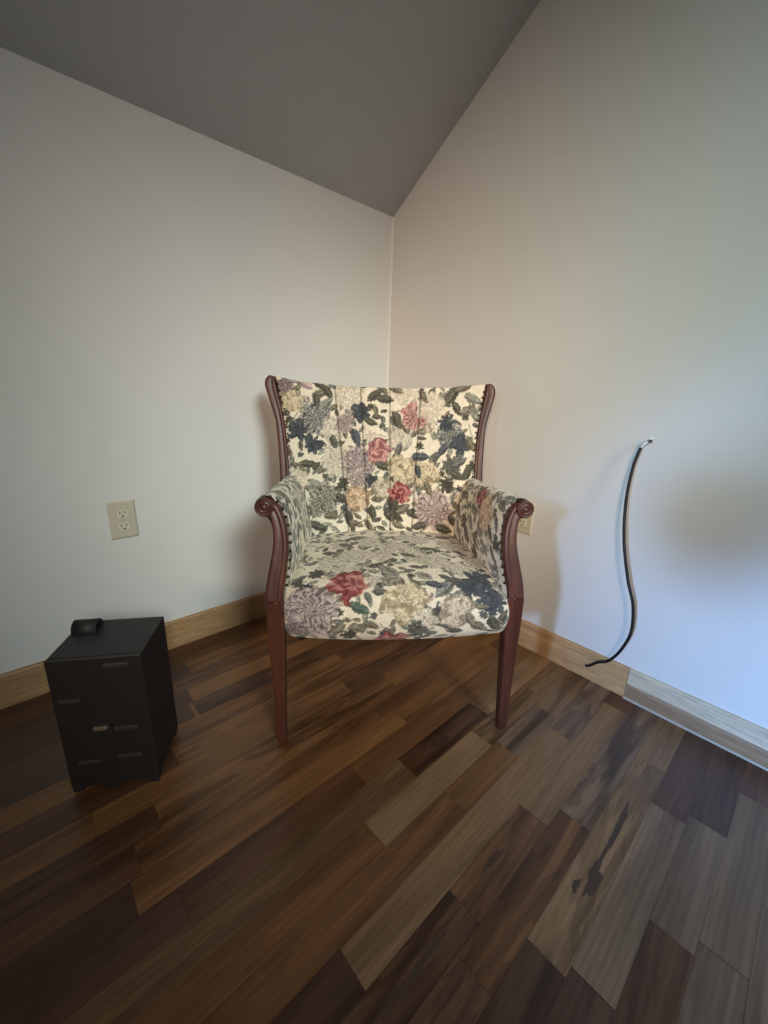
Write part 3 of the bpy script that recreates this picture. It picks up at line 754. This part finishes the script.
hw = np.interp(prof[:, 0], [-.02, .0, .03, .42], [.268, .270, .266, .236])
c_len = np.r_[0, np.cumsum(np.linalg.norm(np.diff(cx*[.27, 1], axis=0), axis=1))]; c_len -= c_len[-1]/2
P = np.zeros((250, 270, 3)); UV = np.zeros((250, 270, 2))
for i in range(250):
    P[i, :, 0] = hw[i]*cx[:, 0]*np.where(cx[:, 0] > 0, np.interp(prof[i, 0], [0, .2, .42], [1.07, 1.03, 1.0]), 1.012)
    P[i, :, 1] = prof[i, 0]-nor[i, 0]*cx[:, 1]
    P[i, :, 2] = np.maximum(prof[i, 1]-nor[i, 1]*cx[:, 1], .280)
    UV[i, :, 0] = c_len; UV[i, :, 1] = s_len[i]
cloth('seat', P, UV, CH, MOTIFS['seat'], 3)
mb = MB(); mb.box((-.255, .05, .279), (.255, .41, .295)); mb.build('seat_base', M['dust'], CH, False)

# back: channelled
def yb(z): return .40+(z-.43)*.22
def half(z): return np.interp(z, [.40,.47,.58,.654,.73,.80,.85,.888], [.262,.285,.300,.300,.306,.318,.328,.336])
nt_, nu = 215, 330
zz = np.linspace(.40, .872, nt_)
uu = np.linspace(-1, 1, nu)
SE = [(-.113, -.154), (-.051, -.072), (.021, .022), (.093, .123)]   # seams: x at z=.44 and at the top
rows, uvs, drk = [], [], []
for z in zz:
    t = (z-.40)/(.872-.40); h = half(z); x = uu*h
    ztop = .874+.020*(uu*h/.33)**2+.003*uu+.006*np.clip(np.abs(uu)-.8, 0, 1)/.2*(uu < 0)
    zr = .40+(ztop-.40)*t
    seams = [a+(b-a)*max(0, (z-.44)/.44) for a, b in SE]
    e = [-h]+seams+[h]
    bul = np.zeros(nu); dk = np.zeros(nu)
    for a, b in zip(e[:-1], e[1:]):
        q = (x-a)/(b-a); ins = (q >= 0) & (q <= 1)
        A = .011 if b-a < .13 else .017
        bul = np.where(ins, A*np.maximum(0, 1-(2*q-1)**2)**(.5 if b-a < .13 else .38), bul)
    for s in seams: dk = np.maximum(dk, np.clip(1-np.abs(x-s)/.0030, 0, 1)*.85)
    rows.append(np.stack([x, yb(zr)-.004+.012*(1-uu**2)-bul, zr], 1)); uvs.append(np.stack([x, zr-.40], 1)); drk.append(dk)
for a in np.linspace(0, math.pi/2, 12)[1:]:      # roll over the top edge
    last = rows[nt_-1]; r = .022
    rows.append(last+np.stack([np.zeros(nu), r*(1-np.cos(a))+np.zeros(nu)+.3*r*np.sin(a), .5*r*np.sin(a)*np.ones(nu)-(.5*r*(1-np.cos(a)))], 1))
    uvs.append(uvs[nt_-1]+[0, r*a]); drk.append(drk[nt_-1])
for d in (.012, .03):
    rows.append(rows[-1]+[0, d/2, -d*1.2]); uvs.append(uvs[-1]+[0, d]); drk.append(np.zeros(nu))
BP = np.array(rows)
BP[..., 2] -= .010*np.clip((np.arange(len(rows))[:, None]-0)/nt_, 0, 1)
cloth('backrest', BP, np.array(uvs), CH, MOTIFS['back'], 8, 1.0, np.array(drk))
# outside back
mb = MB()
zs = np.linspace(.29, .868, 24); us = np.linspace(-1, 1, 30)
mb.grid(np.array([[[u*half(max(z,.4))*.985, yb(z)+.036+.012*(1-u*u), z] for u in us] for z in zs]))
o = mb.build('outside_back', M['fabric'], CH)
at = o.data.attributes.new('print', 'FLOAT_COLOR', 'POINT')
at.data.foreach_set('color', np.tile([*CREAM, 1], (len(o.data.vertices), 1)).astype('f').ravel())

# moulded wooden strips swept between an outer and an inner outline
def strip(name, outer, inner, yf, depth, parent, n=48, groove=True):
    O = smooth_path(outer, n); I = smooth_path(inner, n)
    cs = [(0, depth), (0, .005), (.04, .0018), (.14, 0), (.52, 0), (.60, .0022), (.68, .0004), (.80, -.0012), (.92, .0006), (1, .005), (1, depth)]
    if not groove: cs = [(0, depth), (0, .004), (.12, 0), (.88, 0), (1, .004), (1, depth)]
    P = np.zeros((len(cs), n, 3))
    for k, (s, d) in enumerate(cs):
        Q = O*(1-s)+I*s
        P[k] = np.stack([Q[:, 0], yf(Q[:, 1])+d, Q[:, 1]], 1)
    mb = MB(); mb.grid(P, close_u=True)
    m = n
    mb.f.append(tuple(k*m for k in range(len(cs)))); mb.f.append(tuple(k*m+m-1 for k in range(len(cs)))[::-1])
    o = mb.build(name, M['chair_wood'], parent)
    for p in o.data.polygons: p.use_smooth = len(p.vertices) == 4
    return O, I, o

def mir(pts, s): return [(s*x, z) for x, z in pts]
nail = None
def nails(path, yf, parent, step=.0135, dy=-.002, r=.0036):
    global nail
    P = resample(path, max(2, int(np.sum(np.linalg.norm(np.diff(path, axis=0), axis=1))/step)))
    for x, z in P:
        if nail is None:
            mb = MB(); lathe(mb, [(.0004,-.0024),(r*.55,-.0021),(r*.9,-.001),(r,0.0005),(r,.002)], (0,0,0), 'y', 12)
            o = nail = mb.build('nail_head', M['nail'], parent)
        else:
            o = nail.copy(); link(o, parent)
        o.location = (x, yf(z)+dy, z)

ya = lambda z: np.maximum(0, np.asarray(z)-.39)*.24
for s in (-1, 1):
    yfb = lambda z: yb(np.asarray(z))-.012
    O, I, bf = strip('back_frame', mir([(.320,.52),(.324,.577),(.326,.64),(.329,.70),(.334,.755),(.346,.80),(.360,.845),(.365,.866),(.361,.883),(.350,.893)], s),
                  mir([(.288,.52),(.293,.577),(.297,.652),(.304,.725),(.313,.79),(.325,.84),(.332,.870),(.336,.890)], s), yfb, .045, CH)
    top = bevel(bf, .003, 2, 50)
    keep = I[(I[:, 1] > .585) & (I[:, 1] < .868)]
    nails(np.stack([keep[:, 0]-s*.006, keep[:, 1]], 1), lambda z: yfb(z), bf, .0165, .002)
    # front arm post with its scroll
    O, I, ap = strip('arm_post', mir([(.305,.385),(.3025,.42),(.295,.460),(.288,.495),(.285,.520),(.286,.550),(.291,.572),(.300,.580)], s),
                  mir([(.265,.385),(.262,.42),(.256,.455),(.252,.495),(.253,.535),(.260,.570),(.274,.601),(.295,.617)], s), lambda z: ya(z), .034, CH)
    mb = MB()
    c = (s*.302, float(ya(.595)), .597)
    lathe(mb, [(.0002,-.010),(.0035,-.010),(.0055,-.007),(.0075,-.0055),(.0095,-.0075),(.0115,-.008),(.0135,-.0065),(.0150,-.0055),(.0165,-.007),(.0190,-.0072),(.0208,-.005),(.0212,0),(.0212,.034)], c, 'y', 36)
    mb.build('scroll', M['chair_wood'], ap)
    keep = I[(I[:, 1] > .42)]
    nails(np.stack([keep[:, 0]-s*.005, keep[:, 1]+.001], 1), lambda z: ya(z), ap, .0165, .006)
    # front leg, tapered
    secs = [(.388,.265,.305,0,.040),(.30,.266,.304,0,.039),(.15,.271,.3005,.001,.032),(.02,.276,.3005,.002,.026),(0,.2765,.300,.002,.0255)]
    P = np.array([[(s*x0,y0,z),(s*x1,y0,z),(s*x1,y1,z),(s*x0,y1,z)] for z,x0,x1,y0,y1 in secs])
    v = P.reshape(-1, 3); f = [(0,1,2,3), (16,17,18,19)] + [(4*i+j,4*i+(j+1)%4,4*i+4+(j+1)%4,4*i+4+j) for i in range(4) for j in range(4)]
    bevel(mesh_obj('leg', v, f, M['chair_wood'], CH, False), .003, 2, 40)
    # raked rear leg
    secs = [(.40,.262,.292,.405,.445),(.29,.262,.292,.400,.440),(.12,.264,.290,.425,.458),(0,.266,.288,.455,.480)]
    P = np.array([[(s*x0,y0,z),(s*x1,y0,z),(s*x1,y1,z),(s*x0,y1,z)] for z,x0,x1,y0,y1 in secs])
    v = P.reshape(-1, 3); f = [(0,1,2,3), (12,13,14,15)] + [(4*i+j,4*i+(j+1)%4,4*i+4+(j+1)%4,4*i+4+j) for i in range(3) for j in range(4)]
    bevel(mesh_obj('leg', v, f, M['chair_wood'], CH, False), .003, 2, 40)
    # padded arm, wrapped from the inside over the top to the outside
    fr = [(.258,.355),(.257,.42),(.251,.455),(.248,.495),(.249,.535),(.256,.570),(.270,.603),(.284,.618),(.300,.619),(.313,.611),(.319,.598),(.316,.584),
          (.305,.576),(.290,.560),(.283,.525),(.284,.49),(.292,.45),(.298,.40),(.298,.30)]
    bk = [(.222,.36),(.226,.43),(.233,.47),(.240,.51),(.246,.545),(.255,.570),(.268,.587),(.282,.593),(.296,.594),(.306,.589),(.312,.580),(.313,.570),
          (.310,.560),(.304,.540),(.300,.515),(.298,.49),(.297,.45),(.294,.40),(.285,.30)]
    n = 230; A = smooth_path(fr, n); B = smooth_path(bk, n); m = 160
    P = np.zeros((m, n, 3)); UV = np.zeros((m, n, 2))
    lenA = np.r_[0, np.cumsum(np.linalg.norm(np.diff(A, axis=0), axis=1))]
    for i, t in enumerate(np.linspace(0, 1, m)):
        e = t*t*(3-2*t)*.5+t*.5
        Q = A*(1-e)+B*e
        puff = .006*math.sin(math.pi*min(1, t*6)/2)-.006
        yfront = ya(Q[:, 1])+.010; yback = yb(Q[:, 1])+.02
        P[i] = np.stack([s*(Q[:, 0]+puff*np.where(np.arange(n) < n*.55, -1, 0)), yfront*(1-t)+yback*t, Q[:, 1]], 1)
        UV[i, :, 0] = t*.40; UV[i, :, 1] = lenA
    cloth('arm_pad', P, UV, CH, MOTIFS['arm_l' if s < 0 else 'arm_r'], 21 if s < 0 else 34, 1.5)

# the old frame leans a touch to one side
done = set()
def lean(o):
    if o.data.name not in done and not o.name.startswith('nail_head'):
        done.add(o.data.name)
        n = len(o.data.vertices); co = np.empty(n*3, 'f'); o.data.vertices.foreach_get('co', co); co = co.reshape(-1, 3)
        co[:, 0] -= .0175*co[:, 2]; o.data.vertices.foreach_set('co', co.ravel()); o.data.update()
    if o.name.startswith('nail_head'): o.location.x -= .0175*o.location.z
    for c in o.children: lean(c)
for c in CH.children: lean(c)

# ------------------------------------------------------------------ black case
BX = empty('storage_case', (-1.2719, -.4254, 0), R(-31.5))
tag(BX, 'small black upright case with strap handle on the floor by the left wall', 'case')
W_, D_, H_ = .171, .150, .329
mb = MB(); mb.box((0, .004, .011), (W_, D_, H_-.004)); bevel(mb.build('body', M['case'], BX, False), .003, 2)
mb = MB(); mb.box((0, .006, H_-.012), (W_, D_, H_)); bevel(mb.build('lid', M['case'], BX, False), .003, 2)
mb = MB()
mb.box((0, 0, .012), (W_, .006, H_)); o = bevel(mb.build('front_board', M['case_front'], BX, False), .0015, 2)
# raised bars in two columns, toned lighter to stand for highlights
for x0, x1, z in ((.010,.050,.240),(.101,.147,.316),(.100,.148,.1625),(.022,.068,.085),(.098,.147,.090),(.012,.060,.165)):
    if z == .165: continue
    m2 = MB(); m2.box((x0, -.004, z-.009), (x1, .002, z)); bevel(m2.build('highlight_bar', M['case_highlight'], BX, False), .0015, 2)
m2 = MB(); m2.box((.064, -.006, .159), (.091, .001, .168)); cl = bevel(m2.build('clasp', M['case_metal'], BX, False), .002, 3)
m2 = MB(); m2.box((.092, -.007, .154), (.0995, .001, .170)); bevel(m2.build('clasp_loop', M['strap'], BX, False), .002, 3)
for x0, x1 in ((0,.022),(.060,.082),(.148,.170)):
    m2 = MB(); m2.box((x0, .001, 0), (x1, .022, .014)); bevel(m2.build('foot', M['case'], BX, False), .003, 2)
    m2 = MB(); m2.box((x0, D_-.022, 0), (x1, D_-.001, .014)); bevel(m2.build('foot', M['case'], BX, False), .003, 2)
# strap handle arched over the back left of the lid
m2 = MB()
a = smooth_path([(.096,.3275),(.098,.337),(.104,.3455),(.113,.3495),(.122,.3485),(.131,.341),(.135,.3275)], 40)
b = smooth_path([(.100,.3275),(.102,.336),(.107,.3425),(.113,.3460),(.121,.3450),(.127,.339),(.131,.3275)], 40)
P = np.zeros((4, 40, 3))
for q, (cc, xx) in enumerate(((a, .002), (a, .050), (b, .050), (b, .002))):
    P[q] = np.c_[np.full(40, xx), cc]
m2.grid(P, close_u=True); m2.f += [(0,40,80,120),(39,159,119,79)]
m2.build('strap_handle', M['strap'], BX)

# ------------------------------------------------------------------ two unseen globes added to cast the right wall's grey shadow
def shadow_blocker(label, x, y, z, r):
    t = empty('shadow_globe', (x, y, z)); tag(t, label, 'blocker', 'shadow globes')
    mb = MB(); lathe(mb, [(r*math.sin(a)+.0005, -r*math.cos(a)) for a in np.linspace(.02, math.pi-.15, 28)], (0,0,0), 'z', 40)
    mb.build('blocker_ball', M['white_trim'], t)
    zc = H-y*SL-z
    mb = MB(); tube_mb(mb, [(0,0,r*.97),(0,0,zc-.02)], .004, 8); mb.build('blocker_cord', M['black_rubber'], t)
    mb = MB(); lathe(mb, [(.0005,zc-.05),(.05,zc-.045),(.055,zc+.03)], (0,0,0), 'z', 24); mb.build('blocker_cap', M['white_trim'], t)
shadow_blocker('small unseen globe added behind the viewpoint to cast a shadow', -2.0, -1.40, 1.01, .082)
shadow_blocker('large unseen globe added behind the viewpoint to cast a shadow', -2.2, -1.615, 1.185, .165)

# ------------------------------------------------------------------ lights: daylight through the two windows, plus added warm and blue fills
def area(name, loc, target, sx, sy, power, col, spread=180):
    l = bpy.data.lights.new(name, 'AREA'); l.shape = 'RECTANGLE'; l.size = sx; l.size_y = sy
    l.energy = power; l.color = col; l.spread = R(spread)
    o = link(bpy.data.objects.new(name, l)); o.location = loc
    o.rotation_euler = (Vector(target)-Vector(loc)).to_track_quat('-Z', 'Y').to_euler()
    return o
#LIGHTS_BEGIN
WBK = (-1.5, YB+.05, 2.5)
area('window_daylight', WBK, (-.42, 0, .33), 1.3, 1.1, 4.6, (.90, 1, .95), 26)
area('warm_fill', (XR+.05, -3.2, 2.0), (0, -.25, .70), .9, .9, 3.8, (1, .72, .52), 26)  # warm fill added for the right wall near the corner
area('window_trees', (XR+.05, -1.8, 2.0), (0, -1.3, 1.0), .8, .8, .7, (.36, 1, 1), 26)
area('window_sky', (XR+.05, -1.60, 1.42), (0, -1.62, .14), .20, .20, 5.2, (.34, .56, 1.0), 28)
area('blue_fill', (XR+.05, -1.60, 1.8), (0, -1.6, .35), .5, .8, .9, (.40, .64, 1.0), 34)  # weak blue fill added to lighten the grey wall shadow
EXPOSURE = 0.0
#LIGHTS_END

w = bpy.data.worlds.new('world'); scene.world = w; w.use_nodes = True
w.node_tree.nodes['Background'].inputs[0].default_value = (.6,.75,1,1)
w.node_tree.nodes['Background'].inputs[1].default_value = .15

# ------------------------------------------------------------------ camera
F, YAW, PITCH, ROLL = 406.7097, .820618, .280021, .036216
cd = bpy.data.cameras.new('camera'); cam = link(bpy.data.objects.new('camera', cd))
cd.sensor_fit = 'VERTICAL'; cd.sensor_height = 24.0; cd.sensor_width = 18.0
cd.lens = F*24.0/1024; cd.clip_start = .02
f = Vector((math.cos(YAW)*math.cos(PITCH), math.sin(YAW)*math.cos(PITCH), -math.sin(PITCH)))
r = Vector((math.sin(YAW), -math.cos(YAW), 0)); u = r.cross(f)
r2 = r*math.cos(ROLL)+u*math.sin(ROLL); u2 = u*math.cos(ROLL)-r*math.sin(ROLL)
m = Matrix((r2, u2, -f)).transposed().to_4x4(); m.translation = (-1.253500, -1.353529, .846113)
cam.matrix_world = m
scene.camera = cam

vs = scene.view_settings
scene.display_settings.display_device = 'sRGB'
vs.view_transform = 'Standard'; vs.look = 'None'; vs.gamma = 1.0; vs.use_curve_mapping = False
vs.exposure = EXPOSURE
